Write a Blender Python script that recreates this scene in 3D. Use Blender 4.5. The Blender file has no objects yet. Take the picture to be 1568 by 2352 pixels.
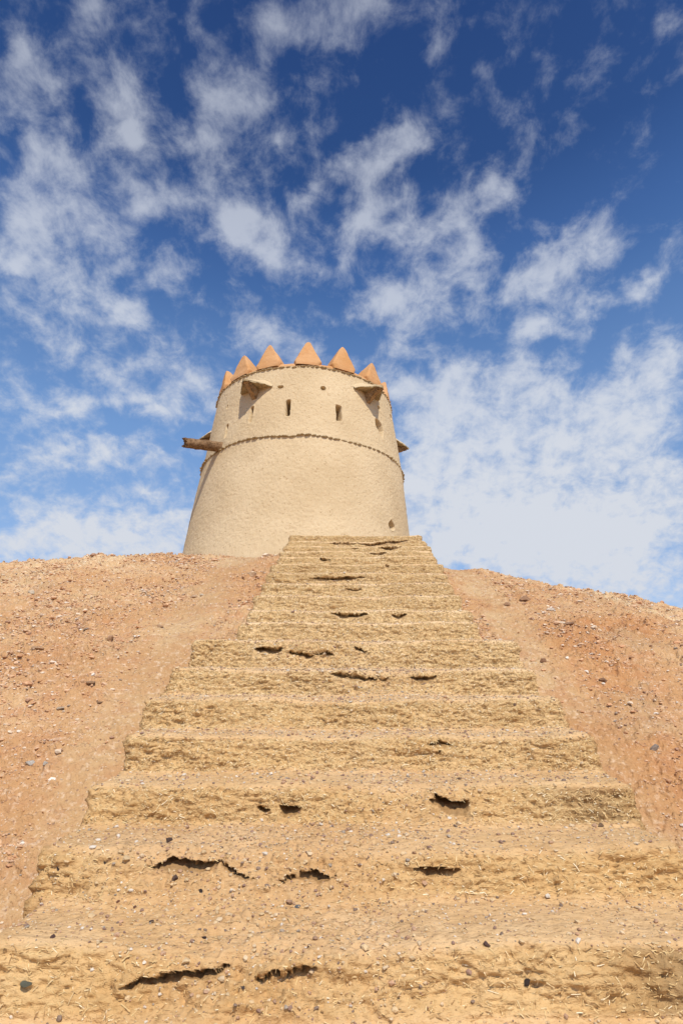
import bpy, math, random
import numpy as np
from mathutils import Vector

random.seed(4)
RNG = np.random.default_rng(7)
scene = bpy.context.scene
COL = scene.collection

# ------------------------------------------------------------------ camera
EYE = 1.65                       # eye height above the flat ground
PITCH = math.radians(20.5)
FPX = 1400.0                     # focal length for a 1568 x 2352 picture
cam_data = bpy.data.cameras.new("camera")
cam_data.sensor_fit = 'VERTICAL'
cam_data.sensor_height = 36.0
cam_data.lens = 36.0 * FPX / 2352.0
cam_data.clip_start = 0.05
cam_data.clip_end = 20000.0
cam = bpy.data.objects.new("camera", cam_data)
cam.location = (0, 0, EYE)
cam.rotation_euler = (math.radians(90) + PITCH, 0, 0)
COL.objects.link(cam)
scene.camera = cam

# ------------------------------------------------------------------ colour management
scene.view_settings.view_transform = 'Standard'
scene.view_settings.look = 'None'
scene.view_settings.gamma = 1.0
scene.view_settings.exposure = 0.0
scene.cycles.max_bounces = 5
scene.cycles.diffuse_bounces = 3

# ------------------------------------------------------------------ sun and sky
SUN_EL = math.radians(50)
SUN_AZ = math.radians(14)        # to the right of straight behind the camera
sd = Vector((math.sin(SUN_AZ) * math.cos(SUN_EL), -math.cos(SUN_AZ) * math.cos(SUN_EL), math.sin(SUN_EL)))
sun_data = bpy.data.lights.new("sun", 'SUN')
sun_data.energy = 4.3
sun_data.angle = math.radians(0.53)
sun_data.color = (1.0, 0.93, 0.80)
sun = bpy.data.objects.new("sun", sun_data)
sun.rotation_euler = sd.to_track_quat('Z', 'Y').to_euler()
sun.location = (0, 0, 30)
COL.objects.link(sun)

world = bpy.data.worlds.new("World")
scene.world = world
world.use_nodes = True
try:
    world.cycles.sampling_method = 'MANUAL'
    world.cycles.sample_map_resolution = 512
except Exception:
    pass


def ray(px, py):
    """picture point (1568 x 2352) -> x, forward, up components (forward is horizontal)"""
    v = 1176.0 - py
    return (px - 784.0), FPX * math.cos(PITCH) - v * math.sin(PITCH), FPX * math.sin(PITCH) + v * math.cos(PITCH)


# the sky is laid out in a stereographic chart round a fixed point of the sky (due "north", 35 degrees up)
SKY_C = Vector((0, math.cos(math.radians(35)), math.sin(math.radians(35))))
SKY_2 = Vector((0, -math.sin(math.radians(35)), math.cos(math.radians(35))))


def chart(px, py):
    d = Vector(ray(px, py)).normalized()
    k = 1 / (1 + d.dot(SKY_C))
    return d.x * k, d.dot(SKY_2) * k


def build_sky():
    nt = world.node_tree
    nt.nodes.clear()
    N = nt.nodes.new
    L = nt.links.new
    out = N('ShaderNodeOutputWorld')
    bg = N('ShaderNodeBackground')
    L(bg.outputs[0], out.inputs[0])
    sky = N('ShaderNodeTexSky')
    sky.sky_type = 'NISHITA'
    sky.sun_disc = False
    sky.sun_elevation = SUN_EL
    sky.sun_rotation = math.pi - SUN_AZ
    sky.air_density = 1.0
    sky.dust_density = 0.4
    sky.ozone_density = 3.0
    hsv = N('ShaderNodeHueSaturation')
    hsv.inputs['Hue'].default_value = 0.50
    hsv.inputs['Saturation'].default_value = 1.12
    L(sky.outputs[0], hsv.inputs['Color'])
    tc = N('ShaderNodeTexCoord')
    sep = N('ShaderNodeSeparateXYZ')
    L(tc.outputs['Generated'], sep.inputs[0])

    def M(op, a, b=None, c=None, clamp=False):
        n = N('ShaderNodeMath')
        n.operation = op
        n.use_clamp = clamp
        for i, v in enumerate((a, b, c)):
            if v is None:
                continue
            if isinstance(v, (int, float)):
                n.inputs[i].default_value = v
            else:
                L(v, n.inputs[i])
        return n.outputs[0]
    az = M('MULTIPLY', M('ARCTAN2', sep.outputs[0], sep.outputs[1]), 180 / math.pi)
    el = M('MULTIPLY', M('ARCSINE', sep.outputs[2]), 180 / math.pi)
    # cloud layer coordinates
    zz = M('ADD', M('MAXIMUM', sep.outputs[2], 0.0), 0.55)
    comb = N('ShaderNodeCombineXYZ')
    L(M('DIVIDE', sep.outputs[0], zz), comb.inputs[0])
    L(M('DIVIDE', sep.outputs[1], zz), comb.inputs[1])

    def noise(scale, detail, rough, sx=1, sy=1, off=(0, 0, 0), rot=0.0, dist=0.0):
        m = N('ShaderNodeMapping')
        m.inputs['Scale'].default_value = (sx, sy, 1)
        m.inputs['Location'].default_value = off
        m.inputs['Rotation'].default_value = (0, 0, rot)
        L(comb.outputs[0], m.inputs[0])
        n = N('ShaderNodeTexNoise')
        n.inputs['Scale'].default_value = scale
        n.inputs['Detail'].default_value = detail
        n.inputs['Roughness'].default_value = rough
        n.inputs['Distortion'].default_value = dist
        L(m.outputs[0], n.inputs['Vector'])
        return n
    warp = noise(10.0, 5, 0.6, off=(3, 1, 0))
    ws = N('ShaderNodeSeparateColor')
    L(warp.outputs['Color'], ws.inputs[0])
    def dot(v):
        n = N('ShaderNodeVectorMath')
        n.operation = 'DOT_PRODUCT'
        L(tc.outputs['Generated'], n.inputs[0])
        n.inputs[1].default_value = v
        return n.outputs['Value']
    den = M('MAXIMUM', M('ADD', dot(SKY_C), 1.0), 0.05)
    wu = M('MULTIPLY', M('SUBTRACT', ws.outputs[0], 0.5), 0.055)
    wv = M('MULTIPLY', M('SUBTRACT', ws.outputs[1], 0.5), 0.055)
    pc = N('ShaderNodeCombineXYZ')
    L(M('ADD', M('DIVIDE', sep.outputs[0], den), wu), pc.inputs[0])
    L(M('ADD', M('DIVIDE', dot(SKY_2), den), wv), pc.inputs[1])
    # where the cloud banks of that day stand: centre, half sizes, tilt, weight
    blobs = [
        (120, 1290, 420, 60, 0, .75), (420, 1260, 250, 60, 0, .6), (1100, 1300, 250, 70, 6, .9), (1450, 1330, 260, 80, 10, .85), (1250, 1230, 350, 90, 0, .9),
        (170, 170, 420, 230, 0, .20), (170, 520, 330, 330, 0, .22), (560, 400, 300, 300, 0, .10), (1000, 560, 300, 250, -20, .08),
        (190, 40, 95, 70, -30, .75), (60, 110, 90, 70, 30, .6), (130, 200, 110, 60, -10, .5), (280, 250, 60, 80, 30, .75),
        (90, 320, 110, 50, 35, .8), (300, 320, 60, 80, 25, .8), (140, 430, 90, 110, 30, .95), (50, 490, 80, 80, 30, .9),
        (340, 450, 85, 75, 30, .9), (230, 520, 90, 70, 30, .6), (560, 240, 120, 70, 20, 1.15), (470, 330, 80, 90, 10, .9),
        (630, 340, 50, 60, 0, .8), (550, 490, 150, 65, 20, 1.0), (610, 570, 120, 80, 35, 1.15), (690, 450, 45, 40, 0, .9),
        (740, 110, 130, 100, 10, .85), (640, 50, 80, 60, 0, .45), (850, 20, 90, 60, 0, .7), (1000, 110, 70, 120, 0, .8), (760, 280, 60, 40, 0, .3),
        (860, 370, 150, 60, -20, 1.1), (920, 310, 80, 50, -20, .8), (820, 500, 60, 110, 25, 1.0), (910, 460, 80, 45, -30, 1.0),
        (1130, 420, 75, 110, 28, 1.25), (1040, 510, 120, 70, -20, 1.15), (1080, 590, 90, 50, -30, .9), (940, 540, 70, 40, 0, .9),
        (910, 680, 130, 90, 5, 1.2), (930, 780, 70, 50, 0, .8), (1060, 660, 110, 40, 5, .8),
        (1310, 580, 125, 70, -32, 1.7), (1230, 660, 80, 55, -10, 1.3), (1230, 750, 110, 55, -10, 1.05), (1350, 710, 80, 50, -35, .95),
        (1480, 640, 110, 35, -25, .95), (1180, 240, 70, 50, 40, .55), (1300, 180, 110, 60, -20, .35), (1500, 30, 90, 80, 0, .45), (1100, 40, 60, 50, 0, .35),
        (90, 610, 110, 55, 20, .95), (110, 690, 95, 55, -10, .95), (30, 610, 60, 40, 0, .7), (260, 690, 80, 55, 10, .95), (240, 610, 110, 60, 0, .45),
        (310, 750, 100, 50, 15, .8), (100, 760, 80, 45, 10, .85), (420, 620, 90, 50, 0, .55), (520, 720, 110, 50, 10, .6), (620, 770, 90, 45, -5, .9), (700, 800, 90, 40, 0, .5),
        (240, 830, 130, 50, 20, .8), (450, 870, 110, 70, 20, 1.0), (350, 940, 150, 50, 8, .9), (130, 930, 120, 50, 5, .9), (30, 860, 60, 60, 0, .6),
        (170, 1030, 140, 50, 10, 1.0), (40, 1110, 120, 60, 0, .9), (340, 1080, 170, 70, 5, .8), (150, 1220, 300, 75, 0, 1.05), (380, 1200, 190, 70, 0, .95), (30, 960, 90, 60, 0, .5),
        (820, 840, 80, 40, 0, .6), (960, 920, 130, 80, 0, 1.2), (1130, 990, 200, 130, 10, 1.5), (1350, 1020, 240, 130, 0, 1.5), (1480, 900, 130, 90, -20, 1.5),
        (1540, 800, 70, 60, -30, 1.0), (1200, 1150, 280, 110, 0, 1.5), (1450, 1180, 240, 120, 0, 1.4), (1000, 1160, 200, 110, 0, 1.2), (1300, 1300, 320, 70, 8, .8), (1020, 1060, 120, 120, 0, 1.2),
        (1100, 850, 120, 45, 0, .75), (1250, 870, 90, 45, 0, .75), (1420, 800, 90, 40, -10, .6),
    ]
    total = None
    bank = None
    for (px, py, a, b, rot, w) in blobs:
        ca, sa = math.cos(math.radians(rot)), math.sin(math.radians(rot))
        A, E = chart(px, py)
        A1, E1 = chart(px + a * ca, py + a * sa)
        A2, E2 = chart(px - b * sa, py + b * ca)
        ra = math.hypot(A1 - A, E1 - E) * 1.7
        rb = math.hypot(A2 - A, E2 - E) * 1.7
        m = N('ShaderNodeMapping')
        m.vector_type = 'TEXTURE'
        m.inputs['Location'].default_value = (A, E, 0)
        m.inputs['Rotation'].default_value = (0, 0, math.atan2(E1 - E, A1 - A))
        m.inputs['Scale'].default_value = (ra, rb, 1)
        L(pc.outputs[0], m.inputs[0])
        g = N('ShaderNodeTexGradient')
        g.gradient_type = 'QUADRATIC_SPHERE'
        L(m.outputs[0], g.inputs[0])
        if px > 940 and py > 780 and w >= 1.0:
            bank = M('MULTIPLY_ADD', g.outputs['Fac'], w * 1.1, bank if bank is not None else 0.0)
        else:
            total = M('MULTIPLY_ADD', g.outputs['Fac'], w * 1.1, total if total is not None else 0.0)
    n1 = noise(19.0, 9, 0.64, sx=1.15, sy=1.0, off=(0, 5, 0), dist=0.25)
    n2 = noise(5.0, 5, 0.5, off=(9, 2, 0))
    n3 = noise(30.0, 6, 0.65, off=(1, 7, 0), dist=.3)
    d = M('MULTIPLY', M('ADD', M('MINIMUM', total, 1.08), M('MINIMUM', bank, 1.12)), 0.74)
    d = M('ADD', d, M('MULTIPLY', M('SUBTRACT', n1.outputs[0], 0.5), 2.1))
    d = M('ADD', d, M('MULTIPLY', M('SUBTRACT', n2.outputs[0], 0.5), 0.6))
    d = M('ADD', d, M('MULTIPLY', M('SUBTRACT', n3.outputs[0], 0.5), 0.75))
    mr = N('ShaderNodeMapRange')
    mr.interpolation_type = 'SMOOTHSTEP'
    mr.inputs['From Min'].default_value = 0.03
    mr.inputs['From Max'].default_value = 1.1
    L(d, mr.inputs['Value'])
    # a veil of thin cloud low down
    veil = N('ShaderNodeMapRange')
    veil.inputs['From Min'].default_value = 40
    veil.inputs['From Max'].default_value = 12
    veil.inputs['To Max'].default_value = 0.16
    L(el, veil.inputs['Value'])
    op = N('ShaderNodeMapRange')          # thinner cloud overhead
    op.inputs['From Min'].default_value = 22
    op.inputs['From Max'].default_value = 66
    op.inputs['To Min'].default_value = 0.93
    op.inputs['To Max'].default_value = 0.44
    L(el, op.inputs['Value'])
    fac = M('ADD', M('MULTIPLY', mr.outputs[0], op.outputs[0]), veil.outputs[0], clamp=True)
    # deep clear desert sky: darker overhead, paler low down
    rm = N('ShaderNodeValToRGB')
    cr = rm.color_ramp
    stops = [(0, (.46, .45, .50)), (12, (.50, .48, .50)), (19, (.54, .53, .53)), (27, (.54, .58, .60)), (36, (.46, .50, .55)), (43, (.32, .37, .46)), (49, (.195, .25, .345)), (62, (.145, .19, .285))]
    cr.elements[0].position = 0
    cr.elements[1].position = stops[-1][0] / 90
    for k, (e_, c_) in enumerate(stops):
        if k == 0:
            el_ = cr.elements[0]
        elif k == len(stops) - 1:
            el_ = cr.elements[-1]
        else:
            el_ = cr.elements.new(e_ / 90)
        el_.color = (*c_, 1)
    L(M('DIVIDE', el, 90.0), rm.inputs[0])
    sk = N('ShaderNodeMix')
    sk.data_type = 'RGBA'
    sk.blend_type = 'MULTIPLY'
    sk.inputs['Factor'].default_value = 1.0
    gain = N('ShaderNodeVectorMath')
    gain.operation = 'SCALE'
    gain.inputs['Scale'].default_value = 2.0
    L(hsv.outputs[0], gain.inputs[0])
    L(gain.outputs[0], sk.inputs['A'])
    L(rm.outputs[0], sk.inputs['B'])
    mix = N('ShaderNodeMix')
    mix.data_type = 'RGBA'
    L(fac, mix.inputs['Factor'])
    L(sk.outputs['Result'], mix.inputs['A'])
    mix.inputs['B'].default_value = (4.45, 4.7, 5.2, 1)
    L(mix.outputs['Result'], bg.inputs['Color'])
    bg.inputs['Strength'].default_value = 0.15


build_sky()

# ------------------------------------------------------------------ numeric noise


def _hash(ix, iy, iz, seed):
    h = (ix.astype(np.int64) * 374761393 + iy.astype(np.int64) * 668265263 + iz.astype(np.int64) * 2147483647 // 3 + seed * 1274126177) & 0xFFFFFFFF
    h = ((h ^ (h >> 13)) * 1274126177) & 0xFFFFFFFF
    h = ((h ^ (h >> 15)) * 2246822519) & 0xFFFFFFFF
    h = h ^ (h >> 16)
    return (h & 0xFFFFFF).astype(np.float32) / np.float32(0x7FFFFF) - 1.0


def vnoise(p, scale, seed=0):
    """value noise in -1..1, p = (n,3)"""
    q = p * (1.0 / np.asarray(scale, dtype=np.float64))
    i = np.floor(q).astype(np.int64)
    f = (q - i).astype(np.float32)
    f = f * f * f * (f * (f * 6 - 15) + 10)
    r = 0
    for dx in (0, 1):
        wx = f[:, 0] if dx else 1 - f[:, 0]
        for dy in (0, 1):
            wy = f[:, 1] if dy else 1 - f[:, 1]
            for dz in (0, 1):
                wz = f[:, 2] if dz else 1 - f[:, 2]
                r = r + wx * wy * wz * _hash(i[:, 0] + dx, i[:, 1] + dy, i[:, 2] + dz, seed)
    return r


def fbm(p, scale, octv=4, gain=0.5, seed=0):
    a, t, r = 1.0, 0.0, 0
    s = np.asarray(scale, dtype=np.float64)
    for k in range(octv):
        r = r + a * vnoise(p, s, seed + 17 * k)
        t += a
        a *= gain
        s = s * 0.51
    return r / t * 1.5


def sstep(a, b, x):
    t = np.clip((x - a) / (b - a), 0, 1)
    return t * t * (3 - 2 * t)


# ------------------------------------------------------------------ mesh helpers
def link(name, me, parent=None):
    o = bpy.data.objects.new(name, me)
    COL.objects.link(o)
    if parent is not None:
        o.parent = parent
    return o


def np_mesh(name, verts, faces, mat, parent=None, smooth=True, color=None):
    """faces: array (m,3) or (m,4); color: per-vertex rgb"""
    me = bpy.data.meshes.new(name)
    verts = np.asarray(verts, dtype=np.float32)
    faces = np.asarray(faces, dtype=np.int32)
    k = faces.shape[1]
    me.vertices.add(len(verts))
    me.vertices.foreach_set('co', verts.ravel())
    me.loops.add(faces.size)
    me.loops.foreach_set('vertex_index', faces.ravel())
    me.polygons.add(len(faces))
    me.polygons.foreach_set('loop_start', np.arange(0, faces.size, k, dtype=np.int32))
    me.polygons.foreach_set('loop_total', np.full(len(faces), k, dtype=np.int32))
    me.update(calc_edges=True)
    me.polygons.foreach_set('use_smooth', np.full(len(faces), smooth, dtype=bool))
    if color is not None:
        at = me.attributes.new('tint', 'FLOAT_COLOR', 'POINT')
        c = np.ones((len(verts), 4), dtype=np.float32)
        c[:, :3] = color
        at.data.foreach_set('color', c.ravel())
    me.validate()
    me.materials.append(mat)
    return link(name, me, parent)


def grid_faces(nr, nc, wrap=False):
    r = np.arange(nr - 1)[:, None]
    c = np.arange(nc if wrap else nc - 1)[None, :]
    c2 = (c + 1) % nc
    a = r * nc + c
    b = r * nc + c2
    return np.stack([a, b, b + nc, a + nc], -1).reshape(-1, 4)


def tag(o, label=None, cat=None, group=None, kind=None):
    if label:
        o['label'] = label
    if cat:
        o['category'] = cat
    if group:
        o['group'] = group
    if kind:
        o['kind'] = kind
    return o


def empty(name, loc=(0, 0, 0)):
    o = bpy.data.objects.new(name, None)
    o.empty_display_size = 0.3
    o.location = loc
    COL.objects.link(o)
    return o


# ------------------------------------------------------------------ materials
def new_mat(name, rough=0.95, spec=0.15):
    m = bpy.data.materials.new(name)
    m.use_nodes = True
    nt = m.node_tree
    b = nt.nodes['Principled BSDF']
    b.inputs['Roughness'].default_value = rough
    b.inputs['Specular IOR Level'].default_value = spec
    return m, nt, b


def soil_mat(name, ramps, bump_layers, specks=None, rough=0.95, use_tint=False):
    """ramps: list of (scale, detail, (c0, c1), lo, hi, factor) mixed one over the other"""
    m, nt, b = new_mat(name, rough)
    N, L = nt.nodes.new, nt.links.new
    tc = N('ShaderNodeTexCoord')
    vec = tc.outputs['Object']
    cur = None
    for i, (scale, det, ca, cb, lo, hi, fac, sq) in enumerate(ramps):
        mp = N('ShaderNodeMapping')
        mp.inputs['Scale'].default_value = sq
        mp.inputs['Location'].default_value = (i * 3.1, i * 1.7, i * 2.3)
        L(vec, mp.inputs[0])
        n = N('ShaderNodeTexNoise')
        n.inputs['Scale'].default_value = scale
        n.inputs['Detail'].default_value = det
        n.inputs['Roughness'].default_value = 0.6
        L(mp.outputs[0], n.inputs['Vector'])
        mr = N('ShaderNodeMapRange')
        mr.inputs['From Min'].default_value = lo
        mr.inputs['From Max'].default_value = hi
        mr.inputs['To Max'].default_value = fac
        L(n.outputs[0], mr.inputs['Value'])
        mx = N('ShaderNodeMix')
        mx.data_type = 'RGBA'
        L(mr.outputs[0], mx.inputs['Factor'])
        if cur is None:
            mx.inputs['A'].default_value = (*ca, 1)
        else:
            L(cur, mx.inputs['A'])
        mx.inputs['B'].default_value = (*cb, 1)
        cur = mx.outputs['Result']
    if specks:
        for (scale, thr, colr, fac) in specks:
            v = N('ShaderNodeTexVoronoi')
            v.inputs['Scale'].default_value = scale
            L(vec, v.inputs['Vector'])
            sepc = N('ShaderNodeSeparateColor')
            L(v.outputs['Color'], sepc.inputs[0])
            c1 = N('ShaderNodeMath')
            c1.operation = 'LESS_THAN'
            L(sepc.outputs[0], c1.inputs[0])
            c1.inputs[1].default_value = thr
            c2 = N('ShaderNodeMapRange')
            c2.inputs['From Min'].default_value = 0.45
            c2.inputs['From Max'].default_value = 0.30
            c2.inputs['To Max'].default_value = fac
            L(v.outputs['Distance'], c2.inputs['Value'])
            c3 = N('ShaderNodeMath')
            c3.operation = 'MULTIPLY'
            L(c1.outputs[0], c3.inputs[0])
            L(c2.outputs[0], c3.inputs[1])
            mx = N('ShaderNodeMix')
            mx.data_type = 'RGBA'
            L(c3.outputs[0], mx.inputs['Factor'])
            L(cur, mx.inputs['A'])
            mx.inputs['B'].default_value = (*colr, 1)
            cur = mx.outputs['Result']
    if use_tint:
        at = N('ShaderNodeAttribute')
        at.attribute_name = 'tint'
        mx = N('ShaderNodeMix')
        mx.data_type = 'RGBA'
        mx.blend_type = 'MULTIPLY'
        mx.inputs['Factor'].default_value = 1.0
        L(cur, mx.inputs['A'])
        L(at.outputs['Color'], mx.inputs['B'])
        cur = mx.outputs['Result']
    L(cur, b.inputs['Base Color'])
    nrm = None
    for (kind, scale, dist, sq) in bump_layers:
        mp = N('ShaderNodeMapping')
        mp.inputs['Scale'].default_value = sq
        L(vec, mp.inputs[0])
        if kind == 'noise':
            n = N('ShaderNodeTexNoise')
            n.inputs['Detail'].default_value = 4
            n.inputs['Roughness'].default_value = 0.65
            o = n.outputs[0]
        else:
            n = N('ShaderNodeTexVoronoi')
            o = n.outputs['Distance']
        n.inputs['Scale'].default_value = scale
        L(mp.outputs[0], n.inputs['Vector'])
        bp = N('ShaderNodeBump')
        bp.inputs['Strength'].default_value = 1.0
        bp.inputs['Distance'].default_value = dist
        L(o, bp.inputs['Height'])
        if nrm is not None:
            L(nrm, bp.inputs['Normal'])
        nrm = bp.outputs[0]
    if nrm is not None:
        L(nrm, b.inputs['Normal'])
    return m


def tint_mat(name, rough=0.9, bump=None):
    m, nt, b = new_mat(name, rough)
    at = nt.nodes.new('ShaderNodeAttribute')
    at.attribute_name = 'tint'
    nt.links.new(at.outputs['Color'], b.inputs['Base Color'])
    if bump:
        n = nt.nodes.new('ShaderNodeTexNoise')
        n.inputs['Scale'].default_value = bump[0]
        n.inputs['Detail'].default_value = 5
        bp = nt.nodes.new('ShaderNodeBump')
        bp.inputs['Distance'].default_value = bump[1]
        nt.links.new(n.outputs[0], bp.inputs['Height'])
        nt.links.new(bp.outputs[0], b.inputs['Normal'])
    return m


ONE = (1, 1, 1)
M_hill = soil_mat('red_earth', [
    (1.1, 4, (.505, .285, .133), (.575, .368, .192), .40, .62, 1.0, ONE),
    (6.0, 5, None, (.50, .265, .13), .47, .66, .8, (1, 1, 1.6)),
    (28.0, 5, None, (.74, .54, .37), .54, .72, .8, ONE),
    (65.0, 4, None, (.33, .17, .085), .55, .72, .7, ONE)],
    [('noise', 26.0, .020, ONE), ('noise', 80.0, .005, ONE)],
    specks=[(90.0, .08, (.70, .54, .40), .6), (60.0, .05, (.30, .17, .11), .8)], use_tint=True)
M_mud = soil_mat('straw_mud', [
    (2.2, 4, (.69, .470, .235), (.76, .555, .310), .40, .64, 1.0, ONE),
    (9.0, 5, None, (.58, .385, .180), .48, .74, .7, (1, 1, 1.5)),
    (45.0, 5, None, (.75, .58, .34), .54, .78, .75, (.5, 1, 1.5)),
    (80.0, 4, None, (.36, .21, .09), .55, .72, .75, (.5, 1, 1.4))],
    [('noise', 30.0, .012, (.6, 1, 1.3)), ('noise', 90.0, .005, (.6, 1, 1.2))], use_tint=True)
M_plaster = soil_mat('tower_plaster', [
    (0.8, 5, (.575, .440, .270), (.655, .515, .330), .38, .62, 1.0, ONE),
    (14.0, 4, None, (.565, .415, .245), .52, .76, .50, ONE),
    (21.0, 5, None, (.30, .18, .08), .60, .72, .9, (1, 1, 1.6)),
    (24.0, 4, None, (.76, .62, .42), .58, .74, .55, (1, 1, 1.3))],
    [('noise', 50.0, .009, ONE), ('noise', 110.0, .004, ONE)])
M_merlon = soil_mat('orange_render', [
    (1.8, 4, (.54, .285, .118), (.60, .345, .170), .38, .62, 1.0, ONE),
    (7.0, 5, None, (.52, .23, .09), .50, .78, .6, ONE),
    (20.0, 4, None, (.80, .62, .44), .66, .80, .5, ONE)],
    [('noise', 9.0, .012, ONE), ('noise', 40.0, .003, ONE)])
M_course = soil_mat('mud_slate_edge', [
    (12.0, 4, (.33, .25, .145), (.45, .35, .21), .40, .62, 1.0, ONE),
    (40.0, 4, None, (.27, .19, .11), .52, .72, .6, ONE)],
    [('noise', 40.0, .01, ONE)])
M_under = soil_mat('bare_mudstone', [
    (10.0, 4, (.30, .19, .10), (.40, .26, .14), .40, .62, 1.0, ONE),
    (30.0, 4, None, (.18, .105, .05), .50, .70, .7, ONE)],
    [('noise', 20.0, .03, ONE)])
M_wood = soil_mat('palm_wood', [
    (9.0, 5, (.21, .125, .065), (.32, .20, .11), .40, .62, 1.0, ONE),
    (20.0, 5, None, (.07, .035, .018), .46, .66, .85, ONE)],
    [('noise', 26.0, .03, ONE)])
M_stone = tint_mat('loose_stone', .85, (30, .01))
M_gravel = tint_mat('gravel_stone', .9)
M_straw = tint_mat('chopped_straw', .7)

# ------------------------------------------------------------------ the flight of steps: measured noses
# picture row of each nose and its distance; height follows
NOSE = [(None, 0.55), (None, 0.87), (None, 1.17), (None, 1.55), (2165, 1.95), (1945, 2.32), (1799, 2.65), (1689, 2.96), (1602, 3.28),
        (1535, 3.64), (1470, 4.03), (1427, 4.40), (1398, 4.72), (1365, 5.04), (1338, 5.36), (1314, 5.68),
        (1293, 6.00), (1276, 6.32), (1264, 6.64), (1252, 6.96), (1241, 7.28), (1227, 7.60)]
nD = [d for _, d in NOSE]
nZ = []
for py, d in NOSE:
    if py is None:
        nZ.append(None)
    else:
        _, f, u = ray(784, py)
        nZ.append(d * u / f)
nZ[3] = nZ[4] - .190
nZ[2] = nZ[3] - .175
nZ[1] = nZ[2] - .175
nZ[0] = nZ[1] - .18
nPY = [p if p else 2700 for p, _ in NOSE]
NS = len(NOSE)
SPLIT = 10     # index of the last wide step (nose 1470)


def edges(i):
    """left and right x of step i"""
    if i > SPLIT:
        t = (i - SPLIT) / (NS - 1 - SPLIT)
        return -.755 + .075 * t + .012 * math.sin(i * 2.3), .985 + .08 * t + .015 * math.sin(i * 1.7)
    if i == SPLIT:
        return -.985, 1.165
    return -1.00 + .02 * math.sin(i * 2.1), 1.150 + .02 * math.sin(i * 1.3)


# local profile point lists, index i: base_i (foot of riser i) and nose_i
FOOT = .035     # risers lean back
RISE = .028     # treads climb a little towards the next riser


def base_pt(i):
    if i == 0:
        return nD[0] - .03, -EYE - .03
    return nD[i] - FOOT, nZ[i - 1] + RISE


# collapsed parts of the risers: (step index, x centre, half width, push out at the foot)
SLUMP = [(5, -.30, .55, .10), (4, -.15, .40, .07), (6, .28, .3, .05), (9, .25, .35, .04), (10, -.1, .4, .04)]

# openings: (list of picture points along the upper lip, half height px at middle, depth m)
CREVICE = [
    ([(300, 2264), (330, 2246), (385, 2234), (440, 2229), (495, 2224), (512, 2208)], 5, .12),
    ([(600, 2240), (625, 2228), (680, 2222), (725, 2220)], 4.5, .10),
    ([(352, 1984), (400, 1978), (450, 1984), (500, 1986)], 6, .16),
    ([(516, 1986), (545, 1998), (585, 2010)], 4, .10),
    ([(650, 2012), (680, 1998), (715, 1998), (765, 2006)], 5, .12),
    ([(955, 1996), (985, 1998), (1020, 1996), (1052, 1999)], 7, .15),
    ([(592, 1850), (606, 1853), (620, 1858)], 5, .14),
    ([(646, 1856), (668, 1855), (690, 1857)], 12, .20),
    ([(1000, 1836), (1030, 1844), (1070, 1850)], 11, .20),
    ([(985, 1838), (1005, 1838)], 3, .06),
    ([(985, 1712), (1010, 1704), (1045, 1712)], 4, .06),
    ([(1000, 1728), (1016, 1726)], 4, .06),
    ([(765, 1549), (800, 1553), (845, 1557), (860, 1562)], 4.5, .12),
    ([(868, 1556), (890, 1560)], 3.5, .08),
    ([(945, 1557), (970, 1560), (998, 1558)], 4.5, .10),
    ([(588, 1493), (612, 1490), (645, 1492)], 6.5, .18),
    ([(668, 1496), (695, 1502), (722, 1508)], 4, .12),
    ([(722, 1502), (745, 1499), (765, 1505)], 3.5, .10),
    ([(815, 1490), (830, 1494), (842, 1500)], 3.5, .08),
    ([(765, 1410), (790, 1413), (840, 1411)], 4, .14),
    ([(900, 1413), (915, 1415), (932, 1413)], 4.5, .12),
    ([(795, 1352), (812, 1355), (828, 1353)], 2.0, .06),
    ([(714, 1330), (735, 1327), (775, 1328), (836, 1325)], 3.5, .14),
    ([(735, 1285), (746, 1284), (758, 1286)], 5, .14),
    ([(885, 1300), (893, 1300)], 3.5, .08),
    ([(760, 1246), (785, 1247), (815, 1247)], 2.6, .12),
    ([(822, 1246), (850, 1249), (890, 1244), (938, 1242)], 3.6, .16),
    ([(870, 1258), (890, 1259), (920, 1255)], 3.6, .14),
    ([(850, 1271), (868, 1272), (886, 1270)], 3.2, .12),
    ([(806, 1260), (822, 1261)], 2.0, .06),
]


def riser_of(py):
    k = 0
    for i in range(NS):
        if nPY[i] <= py:
            k = i
            break
    return k


crev = {}
for pts, hh, dep in CREVICE:
    my = sum(p[1] for p in pts) / len(pts)
    i = riser_of(my)
    D = nD[i] - .01
    xs, zs = [], []
    for px, py in pts:
        x, f, u = ray(px, py)
        xs.append(x / f * D)
        zs.append(u / f * D)
    hz = hh / FPX * D
    crev.setdefault(i, []).append((np.array(xs), np.array(zs), hz, dep))

NCOL = 470
stairs = empty('mud_staircase', (.1, .5, 0))
tag(stairs, 'long flight of eroded straw and mud steps climbing the hill to the tower', 'staircase')
STAIR_V = []          # collected visible vertices (position, normal, is_tread)


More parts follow.
